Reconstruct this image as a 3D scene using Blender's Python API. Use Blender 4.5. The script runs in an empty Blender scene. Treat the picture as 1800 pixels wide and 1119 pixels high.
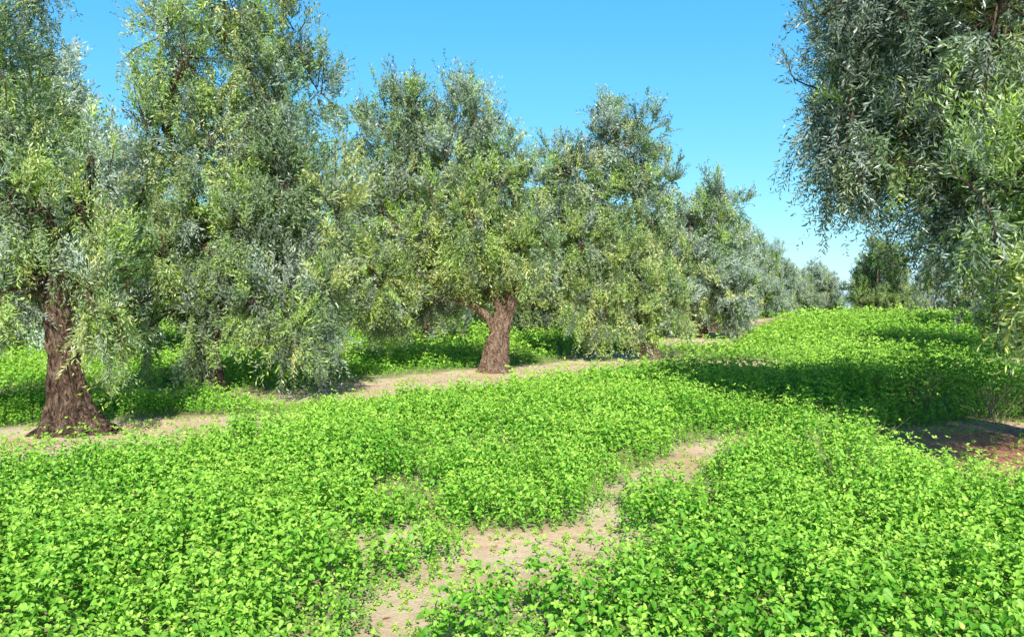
import bpy, math, numpy as np
from mathutils import Vector
R = np.random.default_rng(7)
S = bpy.context.scene
COL = S.collection

# ---------------------------------------------------------------- helpers
def norm(v):
    return v/np.maximum(np.linalg.norm(v,axis=-1,keepdims=True),1e-9)
def hsh(ix,iy,s):
    v=np.sin(ix*127.1+iy*311.7+s*74.7)*43758.5453
    return v-np.floor(v)
def vn(x,y,s=0.0):
    x=np.asarray(x,float);y=np.asarray(y,float)
    ix=np.floor(x);iy=np.floor(y);fx=x-ix;fy=y-iy
    fx=fx*fx*(3-2*fx);fy=fy*fy*(3-2*fy)
    a=hsh(ix,iy,s);b=hsh(ix+1,iy,s);c=hsh(ix,iy+1,s);d=hsh(ix+1,iy+1,s)
    return (a*(1-fx)+b*fx)*(1-fy)+(c*(1-fx)+d*fx)*fy
def cells(x,y,s):
    ix=np.floor(x);iy=np.floor(y);best=np.full(np.shape(x),9.);val=np.zeros(np.shape(x))
    for dx in (-1,0,1):
        for dy in (-1,0,1):
            cx=ix+dx;cy=iy+dy
            px=cx+hsh(cx,cy,s);py=cy+hsh(cx,cy,s+3)
            d=np.hypot(x-px,y-py);m=d<best
            best=np.where(m,d,best);val=np.where(m,hsh(cx,cy,s+5),val)
    return best,val
def sstep(a,b,x):
    t=np.clip((x-a)/(b-a),0,1);return t*t*(3-2*t)
def hz(x,y):
    x=np.asarray(x,float);y=np.asarray(y,float)
    z=0.06*(vn(x*.35,y*.35,3)-.5)+0.03*(vn(x*1.6,y*1.6,5)-.5)
    z=z+1.0*np.exp(-(((x-25)/15)**2+((y-54)/17)**2))
    z=z+0.25*sstep(24,40,y)
    return z
# bare soil stretches: (x0,y0,x1,y1,r)
BARE=[(-9.5,8.5,-6.4,8.2,1.2),(-6.4,8.3,-5.0,9.2,1.15),(-6.6,9.4,-4.2,10.8,.9),(-9,15,-4.2,15.0,.6),(-4.2,14.6,-3.4,15.0,.6),
 (-3.4,14.8,-2.2,16.8,1.0),(-2.2,16.8,-.4,19.4,1.4),(-.4,19.4,1.8,22.2,1.4),(1.8,22.2,4.2,27,1.15),
 (7.3,34,9.5,39,1.6),(10.8,43,16.5,55,1.7),(5.2,21.5,6.8,23.5,.9),
 (4.9,7.2,5.8,9.7,.8),(6.4,7.4,7.6,10,1.4),
 (-1.25,5.35,-.6,5.35,.18),(-.15,5.15,.5,5.2,.35),(-.3,4.8,.25,4.85,.20),(-.7,3.7,-.5,4.6,.00),(.25,5.4,.55,5.8,.10),
 (.55,5.8,.9,6.5,.05),(.9,6.5,1.3,7.2,.04),(1.3,7.2,1.8,8.2,.07),(1.8,8.2,2.5,9.3,.11),
 (14,22,17,25,.8)]
def bare_d(x,y):
    d=np.full(np.shape(x),1e3)
    for x0,y0,x1,y1,r in BARE:
        vx,vy=x1-x0,y1-y0
        t=np.clip(((x-x0)*vx+(y-y0)*vy)/(vx*vx+vy*vy),0,1)
        d=np.minimum(d,np.hypot(x-x0-t*vx,y-y0-t*vy)-r)
    return d+(vn(x*2.3,y*2.3,11)-.5)*.34+(vn(x*7,y*7,12)-.5)*.24

def raw_mesh(name,co,loops,sizes,tint=None,smooth=False):
    me=bpy.data.meshes.new(name)
    co=np.ascontiguousarray(co,dtype=np.float32)
    me.vertices.add(len(co));me.vertices.foreach_set('co',co.ravel())
    me.loops.add(len(loops));me.loops.foreach_set('vertex_index',loops.astype(np.int32))
    me.polygons.add(len(sizes))
    st=np.concatenate([[0],np.cumsum(sizes)[:-1]]).astype(np.int32)
    me.polygons.foreach_set('loop_start',st)
    if smooth: me.polygons.foreach_set('use_smooth',np.ones(len(sizes),bool))
    me.update(calc_edges=True)
    if tint is not None:
        a=me.color_attributes.new('tint','FLOAT_COLOR','POINT')
        c=np.ones((len(co),4),np.float32);c[:,:3]=tint
        a.data.foreach_set('color',c.ravel())
    return me
def templ(co,faces,tint=None,name='m'):
    N,K,_=co.shape
    fl=np.concatenate([np.array(f) for f in faces]);sz=np.array([len(f) for f in faces])
    loops=(fl[None,:]+(np.arange(N)*K)[:,None]).ravel()
    sizes=np.tile(sz,N)
    if tint is not None: tint=np.repeat(tint,K,axis=0)
    return raw_mesh(name,co.reshape(-1,3),loops,sizes,tint)
def add(name,me,mat=None,parent=None,loc=None,**props):
    o=bpy.data.objects.new(name,me);COL.objects.link(o)
    if mat is not None: me.materials.append(mat)
    if parent: o.parent=parent
    if loc is not None:o.location=loc
    for k,v in props.items():o[k]=v
    return o

class Tubes:
    def __init__(s): s.v=[];s.l=[];s.n=0;s.sz=[]
    def add(s,pts,rad,sides=8,rough=0.0,seed=0,sub=4):
        P=np.array(pts,float);r=np.array(rad,float);n=len(P)
        if sub>1 and n>2:
            t=np.linspace(0,n-1,(n-1)*sub+1);i=np.clip(t.astype(int),0,n-2);f=(t-i)[:,None]
            p0=P[np.clip(i-1,0,n-1)];p1=P[i];p2=P[i+1];p3=P[np.clip(i+2,0,n-1)]
            P=.5*((2*p1)+(-p0+p2)*f+(2*p0-5*p1+4*p2-p3)*f**2+(-p0+3*p1-3*p2+p3)*f**3)
            r=np.interp(t,np.arange(n),r)
        n=len(P)
        T=norm(np.gradient(P,axis=0))
        ref=np.array([1.,0,0]) if abs(T[0][0])<.8 else np.array([0,1.,0])
        u=norm(ref-T[0]*ref.dot(T[0]));U=[]
        for k in range(n):
            u=norm(u-T[k]*u.dot(T[k]));U.append(u)
        U=np.array(U);V=np.cross(T,U)
        th=np.linspace(0,2*np.pi,sides,endpoint=False)
        rr=r[:,None]*np.ones((1,sides))
        if rough>0:
            rg=np.random.default_rng(seed);ph=rg.uniform(0,6.28,6)
            h=np.cumsum(np.r_[0,np.linalg.norm(np.diff(P,axis=0),axis=1)])[:,None]
            tw=th[None,:]+h*.5
            m=.5*np.sin(2*tw+ph[0])+.45*np.sin(3*tw+ph[1]+h*1.5)+.5*np.sin(7*tw+ph[2]+h*1.2)+.35*np.sin(2*th+ph[3]+h*4)
            m+=.9*(rg.random((n,sides))-.5)
            m+=2.0*(vn(np.cos(th)[None,:]*2.5+5+h*0,h*4+np.sin(th)[None,:]*2.5,seed+2)-.5)
            rr=rr*(1+rough*m)
        C=P[:,None,:]+rr[...,None]*(U[:,None,:]*np.cos(th)[None,:,None]+V[:,None,:]*np.sin(th)[None,:,None])
        s.v.append(C.reshape(-1,3))
        a=(np.arange(n-1)[:,None]*sides+np.arange(sides)[None,:]);b=(np.arange(n-1)[:,None]*sides+(np.arange(sides)[None,:]+1)%sides)
        q=np.stack([a,b,b+sides,a+sides],-1).reshape(-1,4)+s.n
        s.l.append(q.ravel());s.sz+= [4]*len(q)
        cap=np.arange(sides)+(n-1)*sides+s.n
        s.l.append(cap);s.sz.append(sides)
        s.n+=n*sides
    def mesh(s,name,smooth=True):
        return raw_mesh(name,np.concatenate(s.v),np.concatenate(s.l),np.array(s.sz),smooth=smooth)

# ---------------------------------------------------------------- materials
def newmat(n):
    m=bpy.data.materials.new(n);m.use_nodes=True;t=m.node_tree
    for x in list(t.nodes):t.nodes.remove(x)
    o=t.nodes.new('ShaderNodeOutputMaterial');return m,t,o
def nd(t,ty,**k):
    n=t.nodes.new(ty)
    for a,b in k.items():setattr(n,a,b)
    return n
def mixc(t,fac,a,b,bt='MIX'):
    m=nd(t,'ShaderNodeMix',data_type='RGBA',blend_type=bt)
    for i,v in ((0,fac),(6,a),(7,b)):
        if hasattr(v,'default_value') or hasattr(v,'links'): t.links.new(v,m.inputs[i])
        else: m.inputs[i].default_value=v if i==0 else (*v,1)
    return m.outputs[2]
def leafmat(name,back,transl,rough,spec):
    m,t,o=newmat(name)
    at=nd(t,'ShaderNodeAttribute',attribute_name='tint')
    g=nd(t,'ShaderNodeNewGeometry')
    if back is not None:
        c=mixc(t,.35,at.outputs[0],back)
        base=mixc(t,g.outputs['Backfacing'],at.outputs[0],c)
    else: base=at.outputs[0]
    b=nd(t,'ShaderNodeBsdfPrincipled');t.links.new(base,b.inputs['Base Color'])
    b.inputs['Roughness'].default_value=rough;b.inputs['Specular IOR Level'].default_value=spec
    tr=nd(t,'ShaderNodeBsdfTranslucent')
    tc=mixc(t,1.0,base,(1.2,1.25,.5),'MULTIPLY');t.links.new(tc,tr.inputs[0])
    mx=nd(t,'ShaderNodeMixShader');mx.inputs[0].default_value=transl
    t.links.new(b.outputs[0],mx.inputs[1]);t.links.new(tr.outputs[0],mx.inputs[2]);t.links.new(mx.outputs[0],o.inputs[0])
    return m
M_ol=leafmat('olive_leaf',(.48,.55,.47),.08,.36,.55)
M_ne=leafmat('nettle_leaf',None,.18,.45,.4)
def barkmat(name,c1,c2,c3):
    m,t,o=newmat(name)
    tc=nd(t,'ShaderNodeTexCoord');mp=nd(t,'ShaderNodeMapping');mp.inputs['Scale'].default_value=(10,10,3.6)
    t.links.new(tc.outputs['Object'],mp.inputs[0])
    n1=nd(t,'ShaderNodeTexNoise');n1.inputs['Scale'].default_value=1.3;n1.inputs['Detail'].default_value=10;n1.inputs['Roughness'].default_value=.72
    n1.inputs['Distortion'].default_value=.6
    t.links.new(mp.outputs[0],n1.inputs[0])
    n2=nd(t,'ShaderNodeTexNoise');n2.inputs['Scale'].default_value=3.5;n2.inputs['Detail'].default_value=8;n2.inputs['Roughness'].default_value=.7
    t.links.new(mp.outputs[0],n2.inputs[0])
    r=nd(t,'ShaderNodeValToRGB');r.color_ramp.elements[0].position=.36;r.color_ramp.elements[0].color=(*c1,1)
    r.color_ramp.elements[1].position=.62;r.color_ramp.elements[1].color=(*c3,1)
    e=r.color_ramp.elements.new(.48);e.color=(*c2,1)
    t.links.new(n1.outputs[0],r.inputs[0])
    r2=nd(t,'ShaderNodeValToRGB');r2.color_ramp.elements[0].color=(.12,.10,.09,1);r2.color_ramp.elements[0].position=.40;r2.color_ramp.elements[1].position=.53
    t.links.new(n2.outputs[0],r2.inputs[0])
    c=mixc(t,.85,r.outputs[0],r2.outputs[0],'MULTIPLY')
    b=nd(t,'ShaderNodeBsdfPrincipled');b.inputs['Roughness'].default_value=.9;b.inputs['Specular IOR Level'].default_value=.2
    t.links.new(c,b.inputs['Base Color'])
    mm=nd(t,'ShaderNodeMath',operation='ADD');t.links.new(n1.outputs[0],mm.inputs[0]);t.links.new(n2.outputs[0],mm.inputs[1])
    bu=nd(t,'ShaderNodeBump');bu.inputs['Strength'].default_value=1.0;bu.inputs['Distance'].default_value=.12
    t.links.new(mm.outputs[0],bu.inputs['Height']);t.links.new(bu.outputs[0],b.inputs['Normal'])
    t.links.new(b.outputs[0],o.inputs[0]);return m
M_bk=barkmat('olive_bark',(.16,.09,.06),(.52,.33,.23),(.88,.66,.50))
M_bd=barkmat('shaded_olive_bark',(.06,.04,.03),(.26,.16,.11),(.66,.46,.34))  # same bark darkened, with crown shade put into its colour
def ground_mat():
    m,t,o=newmat('sandy_soil')
    tc=nd(t,'ShaderNodeTexCoord');P=tc.outputs['Object']
    def noi(sc,det=6,ro=.6):
        n=nd(t,'ShaderNodeTexNoise');n.inputs['Scale'].default_value=sc;n.inputs['Detail'].default_value=det;n.inputs['Roughness'].default_value=ro
        t.links.new(P,n.inputs[0]);return n
    a=noi(.9);b_=noi(14,8,.75);c_=noi(90,4,.7)
    r=nd(t,'ShaderNodeValToRGB');r.color_ramp.elements[0].position=.35;r.color_ramp.elements[0].color=(.90,.64,.42,1)
    r.color_ramp.elements[1].position=.62;r.color_ramp.elements[1].color=(.99,.82,.60,1);t.links.new(a.outputs[0],r.inputs[0])
    r2=nd(t,'ShaderNodeValToRGB');r2.color_ramp.elements[0].position=.3;r2.color_ramp.elements[0].color=(.70,.62,.56,1)
    r2.color_ramp.elements[1].position=.55;r2.color_ramp.elements[1].color=(1,1,1,1);t.links.new(b_.outputs[0],r2.inputs[0])
    r3=nd(t,'ShaderNodeValToRGB');r3.color_ramp.elements[0].position=.35;r3.color_ramp.elements[0].color=(.65,.6,.55,1)
    r3.color_ramp.elements[1].position=.5;r3.color_ramp.elements[1].color=(1,1,1,1);t.links.new(c_.outputs[0],r3.inputs[0])
    c=mixc(t,.7,r.outputs[0],r2.outputs[0],'MULTIPLY');c=mixc(t,.6,c,r3.outputs[0],'MULTIPLY')
    at=nd(t,'ShaderNodeAttribute',attribute_name='tint')
    sp=nd(t,'ShaderNodeSeparateColor');t.links.new(at.outputs['Color'],sp.inputs[0])
    c=mixc(t,sp.outputs[1],c,(.62,.28,.15))
    g=mixc(t,b_.outputs[0],(.04,.10,.01),(.16,.34,.02))
    c=mixc(t,sp.outputs[0],c,g)
    b=nd(t,'ShaderNodeBsdfPrincipled');b.inputs['Roughness'].default_value=.95;b.inputs['Specular IOR Level'].default_value=.1
    t.links.new(c,b.inputs['Base Color'])
    ad=nd(t,'ShaderNodeMath',operation='MULTIPLY_ADD');t.links.new(c_.outputs[0],ad.inputs[0]);ad.inputs[1].default_value=.3;t.links.new(b_.outputs[0],ad.inputs[2])
    bu=nd(t,'ShaderNodeBump');bu.inputs['Strength'].default_value=.7;bu.inputs['Distance'].default_value=.03
    t.links.new(ad.outputs[0],bu.inputs['Height']);t.links.new(bu.outputs[0],b.inputs['Normal'])
    t.links.new(b.outputs[0],o.inputs[0]);return m
def plain(name,c,rough=.8,sc=8,var=.3):
    m,t,o=newmat(name)
    tc=nd(t,'ShaderNodeTexCoord');n=nd(t,'ShaderNodeTexNoise');n.inputs['Scale'].default_value=sc;n.inputs['Detail'].default_value=6
    t.links.new(tc.outputs['Object'],n.inputs[0])
    cc=mixc(t,n.outputs[0],tuple(x*(1-var) for x in c),tuple(min(1,x*(1+var)) for x in c))
    b=nd(t,'ShaderNodeBsdfPrincipled');b.inputs['Roughness'].default_value=rough;t.links.new(cc,b.inputs['Base Color']);t.links.new(b.outputs[0],o.inputs[0]);return m

# ---------------------------------------------------------------- ground
def axis(lo,hi,near,step):
    a=[];x=near[0]
    while x<=near[1]: a.append(x);x+=step
    s=step;x=a[-1]
    while x<hi: s*=1.12;x+=s;a.append(x)
    s=step;x=a[0];b=[]
    while x>lo: s*=1.12;x-=s;b.append(x)
    return np.array(b[::-1]+a)
gx=axis(-900,900,(-10,10),.10);gy=axis(-60,1500,(2,24),.10)
X,Y=np.meshgrid(gx,gy);bd=bare_d(X,Y)
Z=hz(X,Y)+(.02*(vn(X*5,Y*5,21)-.5))*(np.hypot(X,Y)<40)-.02*sstep(.1,-.2,bd)
nx,ny=len(gx),len(gy)
idx=(np.arange(ny-1)[:,None]*nx+np.arange(nx-1)[None,:])
q=np.stack([idx,idx+1,idx+nx+1,idx+nx],-1).reshape(-1,4)
gr=sstep(.1,.5,bd)*(.6+.4*sstep(20,40,Y))
red=.9*np.exp(-(((X-6.0)/2.0)**2+((Y-9)/2.6)**2))
tg=np.stack([gr.ravel(),red.ravel(),np.zeros(gr.size)],-1)
me=raw_mesh('ground',np.stack([X,Y,Z],-1).reshape(-1,3),q.ravel(),np.full(len(q),4),tg,True)
add('ground',me,ground_mat(),kind='structure',label='sandy soil ground of the olive grove with worn tracks',category='ground')

# ---------------------------------------------------------------- nettle cover
LF=[(0,6,1),(1,6,7,2),(2,7,3),(0,5,6),(5,4,7,6),(4,3,7)]
LV=np.array([[0,0,0],[.30,.40,.05],[.72,.27,-.04],[1,0,-.25],[.72,-.27,-.04],[.30,-.40,.05],[.32,0,-.10],[.70,0,-.15]])
SV=np.array([[0,0,0],[.12,.30,.03],[.24,.33,.04],[.30,.44,.04],[.44,.33,.02],[.50,.38,.01],[.64,.22,-.03],[.70,.26,-.05],[.84,.09,-.12],[1,0,-.25],
 [.84,-.09,-.12],[.70,-.26,-.05],[.64,-.22,-.03],[.50,-.38,.01],[.44,-.33,.02],[.30,-.44,.04],[.24,-.33,.04],[.12,-.30,.03],[.28,0,-.09],[.66,0,-.14]])
SF=[(0,18,2,1),(18,4,3,2),(18,19,6,5,4),(19,8,7,6),(19,9,8),(0,17,16,18),(18,16,15,14),(18,14,13,12,19),(19,12,11,10),(19,10,9)]
def leaves3d(p,d,nrm,L,W,T=LV):
    d=norm(d);s=norm(np.cross(nrm,d));n=np.cross(d,s)
    return (p[:,None,:]+T[None,:,0:1]*(d*L[:,None])[:,None,:]+T[None,:,1:2]*(s*W[:,None])[:,None,:]+T[None,:,2:3]*(n*L[:,None])[:,None,:])
def jgrid(y0,y1,sp,w=.70):
    xm=w*y1+1.0
    xs=np.arange(-xm,xm,sp);ys=np.arange(y0,y1,sp)
    x,y=np.meshgrid(xs,ys);x=x.ravel()+R.uniform(-.5,.5,x.size)*sp;y=y.ravel()+R.uniform(-.5,.5,y.size)*sp
    k=np.abs(x)<w*y+1.0
    return x[k],y[k]
allco=[];alltint=[];nearco=[];neart=[]
def nettles(y0,y1,sp,leaf,nodes,hs=1.0,quad=3,near=False):
    x,y=jgrid(y0,y1,sp)
    d=bare_d(x,y)
    n1=vn(x*.55,y*.55,31);n2=vn(x*1.9,y*1.9,32)
    wx=x+.25*vn(x*2,y*2,61);wy=y+.25*vn(x*2,y*2,62)
    f1,v1=cells(wx/.85,wy/.85,71);f2,v2=cells(wx/.32,wy/.32,72)
    dome=np.clip(1-(f1/.72)**2,0,1)*(.35+.65*v1);dome2=np.clip(1-(f2/.70)**2,0,1)*(.25+.75*v2)
    rw=np.clip(.30+.2*(y-6),.35,2.0)
    rw=np.maximum(rw,.75*np.exp(-(((x+.25)/1.3)**2+((y-4.4)/.8)**2)))
    ramp=sstep(-.08,rw,d)
    H=(.10+.13*n1+.31*dome+.17*dome2)
    H=H+.65*np.exp(-(((x-7.4)/2.4)**2+((y-13.2)/1.2)**2))*(.4+1.2*n2)+.25*np.exp(-(((x-3.7)/1.2)**2+((y-15.5)/1.8)**2))
    H=H*ramp
    thin=sstep(.66,.82,vn(x*1.1,y*1.1,41)*.6+vn(x*3.1,y*3.1,42)*.4)*(y<12)
    H=H*(1-.7*thin)
    H=np.maximum(H,.045)*R.uniform(.6,1.25,len(x))*hs
    prob=np.where(d>.08,(1.0-.3*thin)*np.where((ramp<.3)&(y>6),.3,1),np.where(d>-.10,.45,.05+.45*(vn(x*2.6,y*2.6,44)>.70)))
    prob=prob*np.where((dome2<.12)&(y<14),.8,1)
    k=R.random(len(x))<prob
    x,y,H,d,dm=x[k],y[k],H[k],d[k],dome[k]
    N=len(x);z=hz(x,y)-.01
    lean=R.normal(0,.2,(N,2))
    az0=R.uniform(0,6.28,N)
    hue=vn(x*.8,y*.8,51)
    for i in range(nodes):
        f=1-(i/ nodes)*.8
        top=i==0
        zf=H*f
        pos=np.stack([x+lean[:,0]*zf*.8,y+lean[:,1]*zf*.8,z+zf],-1)
        for sgn in ((0,1,2,3) if i<quad else (0,1)):
            az=az0+i*.8+sgn*(math.pi/2 if i<quad else math.pi)+R.normal(0,.35,N)
            pitch=R.normal(-.35 if not top else .5,.40,N)
            dd=np.stack([np.cos(az)*np.cos(pitch),np.sin(az)*np.cos(pitch),np.sin(pitch)],-1)
            sc=np.clip(H/.26,.5,1.15)
            L=leaf*sc*R.uniform(.6,1.3,N)*(.6 if top else (.9 if i<2 else 1.1))
            up=np.stack([R.normal(0,.42,N),R.normal(-.28,.42,N),np.ones(N)],-1)
            nr=near and i<3
            co=leaves3d(pos+dd*L[:,None]*.30,dd,up,L,L*.78,SV if nr else LV)
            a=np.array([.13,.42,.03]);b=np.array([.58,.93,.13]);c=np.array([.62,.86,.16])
            tt=np.clip(.35*hue+.6*R.random(N)+(.3 if top else 0)-.14*i+.15*dm,0,1)[:,None]  # lower tiers darker: older leaves, plus shade depth put into the tint
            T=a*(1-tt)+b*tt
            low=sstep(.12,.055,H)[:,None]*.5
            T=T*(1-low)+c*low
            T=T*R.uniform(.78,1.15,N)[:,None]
            if nr: nearco.append(co);neart.append(T)
            else: allco.append(co);alltint.append(T)
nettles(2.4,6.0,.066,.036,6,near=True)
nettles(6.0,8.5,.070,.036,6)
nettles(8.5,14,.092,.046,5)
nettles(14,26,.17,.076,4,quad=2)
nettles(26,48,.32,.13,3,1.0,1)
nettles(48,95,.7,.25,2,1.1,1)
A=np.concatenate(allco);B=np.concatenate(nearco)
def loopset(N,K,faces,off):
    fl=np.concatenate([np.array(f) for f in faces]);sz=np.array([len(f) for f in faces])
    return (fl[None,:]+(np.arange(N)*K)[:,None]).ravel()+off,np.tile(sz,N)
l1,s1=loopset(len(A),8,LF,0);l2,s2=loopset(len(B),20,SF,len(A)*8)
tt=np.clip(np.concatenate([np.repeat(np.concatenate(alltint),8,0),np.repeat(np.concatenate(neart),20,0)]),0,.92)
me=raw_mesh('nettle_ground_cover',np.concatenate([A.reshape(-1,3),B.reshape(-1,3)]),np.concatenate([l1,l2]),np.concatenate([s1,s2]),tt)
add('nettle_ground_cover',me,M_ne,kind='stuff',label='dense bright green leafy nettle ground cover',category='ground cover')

n=36000
x=R.uniform(-9,9,n);y=R.uniform(3.6,24,n);d=bare_d(x,y);k=(d<.25)&((x>3)|(R.random(n)<.40));x,y=x[k],y[k];N=len(x)
az=R.uniform(0,6.28,N);dd=np.stack([np.cos(az),np.sin(az),R.normal(0,.15,N)],-1)
up=np.stack([R.normal(0,.3,N),R.normal(0,.3,N),np.ones(N)],-1)
L=R.uniform(.03,.055,N)
co=leaves3d(np.stack([x,y,hz(x,y)+.004],-1),dd,up,L,L*.3)
tt=np.array([.42,.24,.13])*R.uniform(.3,1.6,(N,1))
add('fallen_leaves',templ(co,LF,tt,'fallen_leaves'),M_ne,kind='stuff',label='dry brown fallen olive leaves on the soil',category='leaf litter')
ico=[(0,0,1)]+[(math.cos(a)*.9,math.sin(a)*.9,.25) for a in np.arange(5)*1.2566]+[(math.cos(a+.6)*.8,math.sin(a+.6)*.8,-.5) for a in np.arange(5)*1.2566]
ico=np.array(ico);fc=[(0,1+i,1+(i+1)%5) for i in range(5)]+[(1+i,6+i,1+(i+1)%5) for i in range(5)]+[(1+(i+1)%5,6+i,6+(i+1)%5) for i in range(5)]
n=9000;x=R.uniform(-9,9,n);y=R.uniform(3.6,22,n);d=bare_d(x,y);k=d<.2;x,y=x[k],y[k];N=len(x)
s=.003+.010*R.random(N)**5
co=ico[None]*(s[:,None,None]*R.uniform(.6,1.3,(N,11,1)))+np.stack([x,y,hz(x,y)-.012],-1)[:,None]
tt=np.array([.82,.64,.45])*R.uniform(.7,1.05,(N,1))
add('soil_clods',templ(co,fc,tt,'soil_clods'),M_ne,kind='stuff',label='small pale clods and pebbles on sandy soil',category='pebbles')

# ---------------------------------------------------------------- trees
OF=[(0,1,2,3)]
OV=np.array([[0,0,0],[.45,.5,-.03],[1,0,-.08],[.45,-.5,-.03]])
PAL=np.array([[.06,.125,.022],[.18,.31,.06],[.42,.52,.42],[.40,.60,.045],[.62,.70,.17]])
def crown_data(clumps,seed,dens,L0,W0,ntw=9,nl=14,pal=(.27,.28,.24,.16,.05),nsub=5,tone=1.05,shoot=.55):
    rg=np.random.default_rng(seed)
    out=[];tint=[];paths=[]
    ex=[]
    for ci,c in enumerate(clumps):
        cc=np.array(c[:3]);rr=np.array(c[3:6]);dk=c[6] if len(c)>6 else 1.0;yl=c[7] if len(c)>7 else 0.0
        tn=c[8] if len(c)>8 else 1.0
        ex.append((cc,rr*.76,dk*.62,yl,tn))
        ph=rg.uniform(0,6.28)
        for k in range(nsub):
            zz=-.8+1.7*(k+.5)/nsub;a=ph+k*2.4
            dv=np.array([math.cos(a)*math.sqrt(max(0,1-zz*zz)),math.sin(a)*math.sqrt(max(0,1-zz*zz)),zz])
            r2=rr*rg.uniform(.36,.54)*np.array([1,1,1.2])
            ex.append((cc+dv*(rr-r2*.74),r2,dk*1.0,np.clip(yl+rg.normal(0,.3),0,1),tn))
    pal=np.array(pal,float)/sum(pal)
    for ei,(cc,rr,dk,yl,tn) in enumerate(ex):
        area=4*np.pi*((rr[0]*rr[1])**1.6/3+(rr[0]*rr[2])**1.6/3+(rr[1]*rr[2])**1.6/3)**(1/1.6)
        ns=max(6,int(area*dens*dk))
        D=norm(rg.normal(0,1,(ns,3)))
        rs=.35+.70*rg.random((ns,1))**.6
        lump=.75+.52*vn(D[:,0]*2.4+ei*7,D[:,2]*2.4+D[:,1]*2.4,seed)[:,None]
        p1=cc+D*rr*rs*lump
        p0=cc+D*rr*.22+rg.normal(0,.12,(ns,3))*rr
        up=(D[:,2:3]>-.05)
        p1[:,2:3]+=up*shoot*rg.random((ns,1))**4
        droop=np.where(up,-.12,.34)*rg.uniform(.3,1.6,(ns,1))
        fav=np.zeros(5);fav[rg.choice(5,p=pal)]=1
        ptint=rg.choice(5,ns,p=pal*.55+fav*.45)
        sw=rg.random(ns)<yl; ptint[sw]=rg.choice([1,3,4],sw.sum(),p=[.25,.5,.25])
        spt=PAL[ptint]*rg.uniform(.6,1.3,(ns,1))*tone*tn
        paths.append((cc,rr,p0,p1,droop))
        for j in range(ntw):
            t=rg.uniform(.3,1.05,(ns,1))
            b=p0+(p1-p0)*t;b[:,2:3]-=droop*t*t
            tang=norm(p1-p0)
            td=norm(tang*.65+rg.normal(0,.38,(ns,3))+np.array([0,0,-.42])*np.where(up,-.9,1.0))
            TL=rg.uniform(.16,.48,(ns,1))*(L0/.075)**.5
            tv=spt*rg.uniform(.78,1.18,(ns,1))
            for m in range(nl):
                f=(m+rg.random((ns,1)))/nl
                sag=np.where(up,.0,.18)
                p=b+td*TL*f;p[:,2:3]-=sag*(f**2)*TL
                s=norm(np.cross(td,rg.normal(0,1,(ns,3))))
                ld=norm(td*.9+s*rg.uniform(.6,1.2,(ns,1))+np.array([0,0,.12]))
                nrm=norm(D*.5+np.array([0,-.40,.42])+rg.normal(0,.72,(ns,3)))
                L=L0*rg.uniform(.65,1.2,ns)*np.where(f[:,0]>.9,.7,1)
                W=W0*rg.uniform(.75,1.2,ns)
                out.append(leaves3d(p,ld,nrm,L,W,OV))
                tint.append(tv*rg.uniform(.75,1.22,(ns,1)))
    return np.concatenate(out),np.clip(np.concatenate(tint),0,.85),paths
def make_tree(limbs,clumps,seed,dens,L0,W0,thin_every=5,sides=28,**kw):
    rg=np.random.default_rng(seed+99)
    co,ti,paths=crown_data(clumps,seed,dens,L0,W0,**kw)
    T=Tubes()
    ends=[]
    for i,(pts,rad) in enumerate(limbs):
        T.add(pts,rad,sides if i==0 else 14,rough=.19 if i==0 else .10,seed=seed+i,sub=9 if i==0 else 5)
        for p,r in zip(pts,rad):
            if p[2]>1.2: ends.append((np.array(p,float),r))
    for (cc,rr,p0,p1,dr) in paths:
        cand=[(np.linalg.norm(cc-p)+(.8 if p[2]>cc[2]+.6 else 0),k) for k,(p,r) in enumerate(ends)]
        k=min(cand)[1];s,r=ends[k]
        r0=min(.05,max(r*.5,.02))*(1 if rr[0]>.6 else .6);mid=(s+cc)/2+rg.normal(0,.15,3)+np.array([0,0,.12])
        T.add([s,mid,cc],[r0,r0*.75,r0*.4],7,rough=.06,seed=seed,sub=4)
        for a in range(0,len(p0),thin_every):
            A=cc+(p0[a]-cc)*.5
            B=p0[a]*.4+p1[a]*.6;B=B-np.array([0,0,dr[a,0]*.3]);C=p1[a]-np.array([0,0,dr[a,0]])
            T.add([A,B,C],[.014,.009,.004],4,sub=3)
    return co,ti,T
GRP='olive trees planted in rows across the grove'
meshes={}
def place(name_key,loc,label,scale=1.0,rot=0.0,sx=1.0):
    tm,cm=meshes[name_key]
    e=bpy.data.objects.new('olive_tree',None);COL.objects.link(e)
    e.location=(loc[0],loc[1],float(hz(loc[0],loc[1])));e.rotation_euler=(0,0,rot);e.scale=(scale*sx,scale*sx,scale)
    e.empty_display_size=.5
    e['label']=label;e['category']='olive tree';e['group']=GRP
    a=bpy.data.objects.new('trunk',tm);b=bpy.data.objects.new('crown',cm)
    for o in (a,b):COL.objects.link(o);o.parent=e
def reg(key,limbs,clumps,seed,dens,L0,W0,bark=None,**kw):
    co,ti,T=make_tree(limbs,clumps,seed,dens,L0,W0,**kw)
    tm=T.mesh(key+'_trunk');tm.materials.append(bark or M_bd)
    cm=templ(co,OF,ti,key+'_crown');cm.materials.append(M_ol)
    meshes[key]=(tm,cm)

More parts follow.
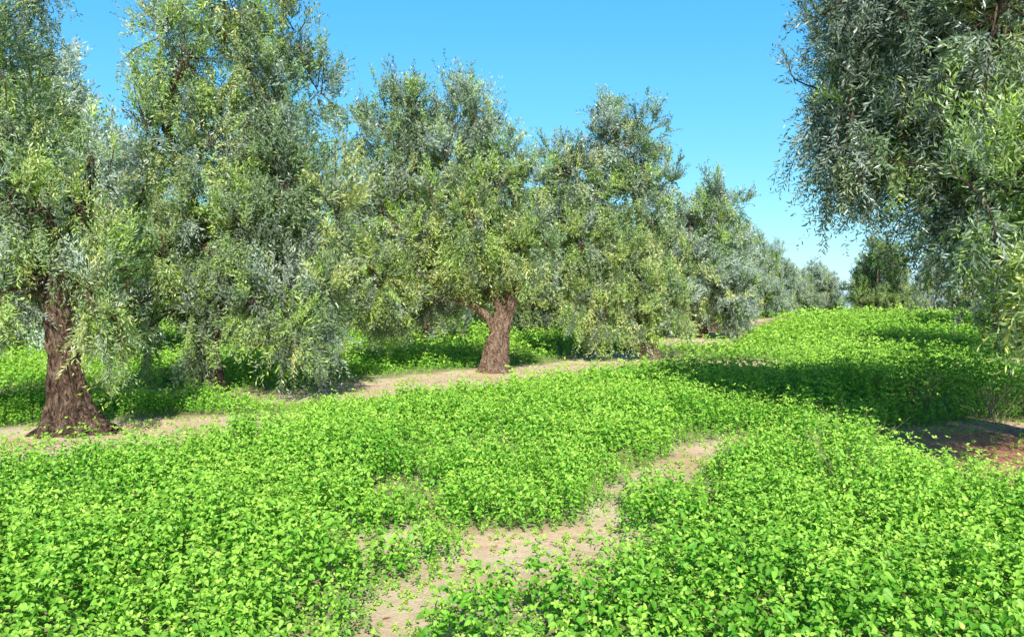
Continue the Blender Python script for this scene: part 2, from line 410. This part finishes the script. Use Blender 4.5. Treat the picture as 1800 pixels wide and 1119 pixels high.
reg('near_olive',
 [([(.10,0,-.1),(.07,0,.06),(.01,0,.34),(-.08,0,.95),(-.14,0,1.6),(-.14,.02,2.3)],[.50,.39,.24,.175,.165,.16]),
  ([(-.14,.02,2.2),(-.55,.1,2.9),(-1.1,.3,3.9),(-1.1,.3,5.4)],[.13,.10,.07,.04]),
  ([(-.12,.02,2.2),(.1,.2,2.9),(.1,.4,3.7)],[.12,.08,.04]),
  ([(-.2,.02,1.7),(-.7,.3,2.1),(-1.8,.3,3.0),(-2.5,0,3.9)],[.09,.07,.05,.03]),
  ([(.05,-.05,.05),(.34,-.12,-.03),(.50,-.16,-.10)],[.14,.10,.04]),([(0,0,.05),(-.3,-.2,-.03),(-.42,-.3,-.1)],[.14,.10,.04])],
 [(-1.2,0,4.6,1.2,1.4,1.5,.75,.1),(-.95,-.2,3.2,1.0,.9,.9,1.0,.35),(-1.0,-.3,1.95,.70,.6,.7,1.3,.5),(.64,-.25,1.85,.40,.45,1.0,1.4,.6),
  (-.05,-.3,2.75,.50,.4,.50,1.3,.5),(.1,.4,3.1,.42,.6,.5,.7,.5),(-1.2,.4,6.4,1.1,1.2,1.1,.6,.1),(-2.7,0,3.6,1.1,1.3,1.7,1.0,.1),(-2.6,0,1.9,1.0,1.1,.8,1.2,.3),(-1.2,1.2,2.4,1.0,.8,.9,1.3,.2)],
 11,9.0,.080,.0175)
reg('tall_olive',
 [([(0,0,-.1),(0,0,.2),(-.05,0,.9),(.05,.1,1.8),(0,.1,2.4)],[.38,.27,.18,.16,.15]),
  ([(0,.1,2.2),(-.4,.2,3.6),(-.75,0,4.8),(-.75,-.3,5.6),(-.2,.2,7.2)],[.14,.11,.09,.08,.03]),
  ([(0,.1,2.2),(.5,.3,3.6),(.9,.2,5.2),(.6,0,7.0)],[.13,.10,.07,.03]),
  ([(-.1,.1,1.9),(-1.0,-.1,2.6),(-1.9,-.3,2.95),(-1.45,-.3,3.5),(-1.1,-.1,4.2)],[.12,.11,.10,.09,.05]),
  ([(.1,.1,2.0),(.9,-.3,2.8),(1.7,-.6,3.3)],[.11,.09,.05])],
 [(.0,0,7.0,1.65,1.4,1.9,.9,.5),(1.45,-.2,5.9,1.15,1.2,1.9,.9,.2),(-.75,-.1,4.8,.92,.9,1.4,1.0,.6),(1.65,-.6,3.4,1.4,1.2,1.8,1.15,.08),
  (1.95,-1.2,1.65,1.1,.85,1.15,1.5,.05),(-.55,-.2,2.9,.82,.8,1.0,1.1,.6),(-.02,-.5,1.4,.36,.38,1.0,1.6,.25,.8),(-1.55,0,1.6,.55,.65,1.0,1.2,.5),(.5,0,4.6,1.0,1.1,1.5,.9,.6),
  (1.0,-.5,2.5,.7,.9,1.1,1.3,.15),(.4,1.3,2.8,1.6,.9,1.4,1.3,.1)],
 23,6.8,.095,.023)
reg('forked_olive',
 [([(0,0,-.1),(0,0,.2),(.03,0,.55),(.12,0,1.1),(.28,0,1.6),(.48,.05,2.1),(.6,.1,2.8)],[.58,.41,.30,.26,.24,.20,.13]),
  ([(.02,-.05,1.0),(-.25,-.2,1.5),(-.8,-.25,1.85),(-1.05,-.2,2.3),(-1.3,0,3.2),(-2.6,.2,4.6)],[.13,.10,.08,.07,.06,.04]),
  ([(.2,-.05,1.4),(-.02,-.05,2.1),(-.3,.0,2.9),(-1.0,0,5.0)],[.16,.12,.09,.04]),
  ([(.5,.1,2.1),(1.0,.1,2.6),(1.35,.2,2.95),(1.2,.2,4.0)],[.10,.08,.06,.04]),
  ([(.6,.2,2.6),(.6,.2,3.6),(.4,0,5.0)],[.12,.08,.04])],
 [(-2.7,.3,6.3,1.5,1.4,1.7,1,.1),(-1.0,0,6.2,1.4,1.4,1.7,1,.1),(-3.0,0,4.4,1.5,1.3,1.6,1.0,.3),(-2.7,-.6,2.7,1.2,.95,1.5,1.3,.7),
  (-.7,-.8,4.3,1.3,1.15,1.4,1.1,.8),(.4,0,4.9,1.15,1.2,1.2,.95,.25),(-1.05,-.7,3.0,.9,.7,.9,1.4,.8),(1.0,.0,3.4,.75,.8,.95,1.1,.45),(-3.1,.4,1.9,.85,.8,1.0,1.3,.5),
  (.35,-.6,3.1,.8,.55,.75,1.3,.7),(-.2,.9,2.6,1.1,.5,.9,1.3,.3,.8),(-1.5,1.0,2.6,1.2,.6,1.2,1.3,.2,.8)],
 37,5.8,.105,.027,bark=M_bk)
reg('broad_olive',
 [([(.4,0,-.1),(.35,0,.3),(.2,0,1.0),(0,0,1.8)],[.42,.31,.24,.20]),
  ([(0,0,1.7),(-.9,0,3.2),(-1.8,0,5.0)],[.15,.10,.05]),([(0,0,1.7),(.1,0,3.6),(-.4,.1,6.4)],[.15,.10,.04])],
 [(-2.1,0,5.8,1.45,1.4,1.7,1,.15),(-.5,.2,7.1,1.4,1.3,1.6,.95,.15),(.1,0,5.2,1.4,1.4,1.7,1,.35),(-2.1,-.5,3.7,1.25,1.1,1.8,1.1,.6),
  (-1.7,-.8,1.9,1.15,.9,1.35,1.3,.75),(-.3,-.5,2.9,1.3,1.0,1.7,1.2,.8),(.6,-.4,1.9,1.05,.9,1.3,1.3,.7),(-.5,-.7,1.4,1.1,.6,.9,1.3,.6)],
 41,5.0,.115,.031,bark=M_bk)
reg('overhanging_olive',
 [([(0,0,-.1),(0,0,.2),(-.1,0,1.0),(-.2,0,1.9)],[.5,.38,.28,.24]),
  ([(-.2,0,1.8),(-.9,-.1,2.9),(-1.6,-.3,4.2),(-1.8,-.5,5.5)],[.15,.10,.07,.04]),
  ([(-.2,0,1.8),(-1.3,-1.2,2.5),(-2.4,-2.2,2.9)],[.12,.06,.03]),([(-.2,0,1.8),(.4,.3,3.2),(.6,.4,5.2)],[.16,.11,.05])],
 [(-2.15,-.7,4.6,1.65,1.5,1.8,1.1,.0,.8),(-1.95,-.8,6.4,1.5,1.3,1.4,1.1,0,.85),(-.4,-.5,5.4,1.6,1.5,1.7,1.2,0,.8),(-1.65,-.9,3.1,1.05,.9,1.05,1.4,0,.75),(-2.9,-.6,3.6,.6,.7,.8,1.0,0,.8),  # upper clumps toned down, their shade painted into the leaf colour
  (-2.15,-2.6,2.65,.80,.6,.95,1.5,.8,1.0),(-1.75,-2.6,2.05,.6,.5,.65,1.5,.75,1.0),(-1.2,-2.4,3.1,.9,.6,1.1,1.4,.7,1.0),(-.8,-1.6,2.3,.9,.8,.9,1.4,.3),(1.0,.8,4.6,1.6,1.6,1.9,1.1,0),
  (-.3,1.6,4.2,1.7,1.2,1.8,1.4,0,.8),(.6,.2,2.6,1.3,1.3,1.0,1.3,.1,.8),(-1.6,1.2,5.0,1.3,1.2,1.5,1.6,0,.8)],
 53,9.0,.090,.018,pal=(.34,.24,.40,.01,.01),shoot=.4)
rv=np.random.default_rng(5)
for v in range(4):
    cl=[]
    for k in range(10):
        a=k*2.4+v;h=1.25+5.3*((k*0.618+v*.3)%1);rad=1.65*(1-.45*abs(h-3.0)/3.6)
        cl.append((math.cos(a)*rad,math.sin(a)*rad,h,rv.uniform(1.0,1.6),rv.uniform(1.0,1.6),rv.uniform(1.0,1.6),1.0 if v<3 else .65,rv.uniform(.2,.7) if v<2 else rv.uniform(0,.15)))
    cl.append((0,0,4.2,1.6,1.6,2.3,.8,.1));cl.append((.3,-1.1,1.4,1.4,1.0,.9,1,.3 if v<3 else 0));cl.append((-.3,1.1,1.4,1.4,1.0,.9,1,.3 if v<3 else 0))
    ln=(v%3-1)*.3
    reg('olive_variant%d'%v,[([(0,0,-.15),(0,0,.2),(ln*.3,0,.9),(ln,0,1.9)],[.38,.26,.19,.16]),
      ([(ln,0,1.8),(.9,.3,3.3),(1.0,.4,5.0)],[.13,.08,.03]),([(ln,0,1.8),(-.8,-.3,3.3),(-.7,0,5.4)],[.13,.08,.03])],
      cl,60+v,2.3,.15,.042,thin_every=9,sides=16,nsub=4,pal=(.30,.30,.16,.18,.06) if v<2 else ((.1,.25,.6,.05,.05) if v==2 else (0,.06,.88,.0,.06)),tone=(.85,1,1.05,1.4)[v])  # silver palettes and raised tone paint distance haze into the far crowns
place('near_olive',(-5.85,10.4),'olive tree with flared gnarled trunk standing in pale sandy soil')
place('tall_olive',(-5.9,15.5),'tall olive tree with silvery branches drooping almost to the ground')
place('forked_olive',(-.45,20.8),'old olive tree with thick forked sunlit trunk beside track')
place('broad_olive',(4.2,26),'broad dense olive tree with leaning trunk and hanging branches')
place('overhanging_olive',(7.0,9.8),'olive tree with overhanging leafy branches casting deep shade')
far=[(8.9,37,2,1.02,.5),(10.8,42,3,.9,1.5),(12.6,47,3,.84,2.),(17.2,60,3,.80,1.),(15.2,53,3,.80,3.),(19.6,61,3,.76,4.),(21.8,64,3,.64,2.),(-13.6,25,3,1.28,.3),(-9.2,28,1,1.1,2.2),(-3.6,34,2,1.0,4.),(1.5,40,0,1.0,5.),(6,50,1,.9,.9),
 (-21,28,2,1.1,1.),(-15,40,0,.9,2.),(-9,44,1,1.05,3.),(-1.5,56,2,1.1,.2),(5,66,0,1.,4.2),(-27,43,1,1.1,1.5),(-20,52,2,1.0,2.8),(-12,64,0,1.1,3.9),
 (23.8,68,3,.58,1.2),(25.6,69,3,.60,5.),(27.4,70,3,.68,1.),(29.6,64,0,.90,4.),(31.4,67,0,.84,1.),(33.2,70,3,.78,3.),(35.5,73,3,.8,5.),(38,72,3,.85,2.),(24,84,3,.7,2.),(13,80,3,.85,3.3),(41,70,1,.95,.6),(47,76,2,1,2.),
 (17.8,26.5,2,1.05,.4),(25,37,0,1.05,1.3),(31,47,1,.9,2.3),(38,57,2,.9,.3),(44,50,0,1,1),(-18,18,1,1.1,2.),(-6,60,0,1.1,2.2),(-34,60,0,1.1,.7),(-28,70,2,1.1,1.7)]
for x,y,v,s,r in far:
    lab='rounded silvery grey olive tree rising from green ground cover' if v>=2 else 'rounded yellow-green olive tree rising from green ground cover'
    place('olive_variant%d'%v,(x,y),lab if y<62 else 'small distant grey-green olive tree',s,r,1.04)
rf=np.random.default_rng(9)
for k in range(44):
    y=rf.uniform(88,112);x=-78+k*4.2+rf.uniform(-1.5,1.5)
    place('olive_variant3',(x,y),'small distant grey-green olive tree',rf.uniform(.60,.8),rf.uniform(0,6),1.45)

# ---------------------------------------------------------------- dry weeds
M_dry=plain('dry_stem',(.34,.29,.16),.9,20)
def weed(x,y,h,n,seed,label,spread=.35):
    rg=np.random.default_rng(seed);T=Tubes()
    for i in range(n):
        a=rg.uniform(0,6.28);l=rg.uniform(.1,spread);hh=h*rg.uniform(.6,1.1)
        p0=np.array([rg.normal(0,.08),rg.normal(0,.08),-.02]);p2=p0+np.array([math.cos(a)*l,math.sin(a)*l,hh]);p1=(p0+p2)/2+rg.normal(0,.03,3)
        T.add([p0,p1,p2],[.003,.0025,.0015],4,sub=3)
        for j in range(4):
            f=rg.uniform(.4,.95);q=p1*(1-f)+p2*f if f>.5 else p1;b=q+np.array([rg.normal(0,.09),rg.normal(0,.09),rg.uniform(.03,.16)])
            T.add([q,(q+b)/2+rg.normal(0,.01,3),b],[.002,.0015,.001],3,sub=2)
    add('dry_weed',T.mesh('dry_weed'),M_dry,loc=(x,y,float(hz(x,y))),label=label,category='dry weed',group='dry weeds among the ground cover')
weed(3.2,7.4,.64,12,1,'pale dry weed stalks rising from green ground cover',.5)
weed(2.9,6.8,.56,8,2,'pale dry weed stalks rising from green ground cover',.4)
weed(6.9,11.4,.8,30,4,'tangled dry bush in the shade of tree',.8)
weed(6.2,12.2,.7,22,5,'tangled dry bush in the shade of tree',.7)

# ---------------------------------------------------------------- light & sky
EL=math.radians(39);ax,ay=.10,-.995
w=bpy.data.worlds.new('World');S.world=w;w.use_nodes=True;t=w.node_tree
bg=t.nodes['Background'];sk=nd(t,'ShaderNodeTexSky',sky_type='NISHITA');sk.sun_disc=False
sk.sun_elevation=EL;sk.sun_rotation=math.atan2(ax,ay);sk.altitude=50;sk.air_density=1.0;sk.dust_density=.6;sk.ozone_density=1.0
sp=nd(t,'ShaderNodeSeparateColor');cb=nd(t,'ShaderNodeCombineColor');t.links.new(sk.outputs[0],sp.inputs[0])
tc=nd(t,'ShaderNodeTexCoord');sx=nd(t,'ShaderNodeSeparateXYZ');t.links.new(tc.outputs['Generated'],sx.inputs[0])
for i,(ex,mu,zen) in enumerate(((1.3,.40,.04),(.68,1.92,.04),(.13,6.8,.08))):
    p=nd(t,'ShaderNodeMath',operation='POWER');t.links.new(sp.outputs[i],p.inputs[0]);p.inputs[1].default_value=ex
    mr=nd(t,'ShaderNodeMapRange');mr.inputs[1].default_value=.37;mr.inputs[2].default_value=.56;mr.inputs[3].default_value=mu;mr.inputs[4].default_value=mu*zen
    t.links.new(sx.outputs[2],mr.inputs[0])
    m_=nd(t,'ShaderNodeMath',operation='MULTIPLY');t.links.new(p.outputs[0],m_.inputs[0]);t.links.new(mr.outputs[0],m_.inputs[1])
    t.links.new(m_.outputs[0],cb.inputs[i])
t.links.new(cb.outputs[0],bg.inputs[0]);bg.inputs[1].default_value=.15
ld=bpy.data.lights.new('sun','SUN');ld.energy=5;ld.angle=math.radians(.5);ld.color=(1,.97,.89)
lo=bpy.data.objects.new('sun',ld);COL.objects.link(lo)
lo.rotation_euler=Vector((-ax*math.cos(EL),-ay*math.cos(EL),-math.sin(EL))).to_track_quat('-Z','Y').to_euler()
lo.location=(20,-60,40)
cam=bpy.data.cameras.new('camera');cam.lens=27.72;cam.sensor_width=36;cam.clip_end=4000;cam.clip_start=.05
co_=bpy.data.objects.new('camera',cam);COL.objects.link(co_);co_.location=(0,0,1.65+float(hz(0,0)))
co_.rotation_euler=(math.radians(89.4),0,0);S.camera=co_
S.view_settings.view_transform='Standard';S.view_settings.look='None';S.view_settings.exposure=0
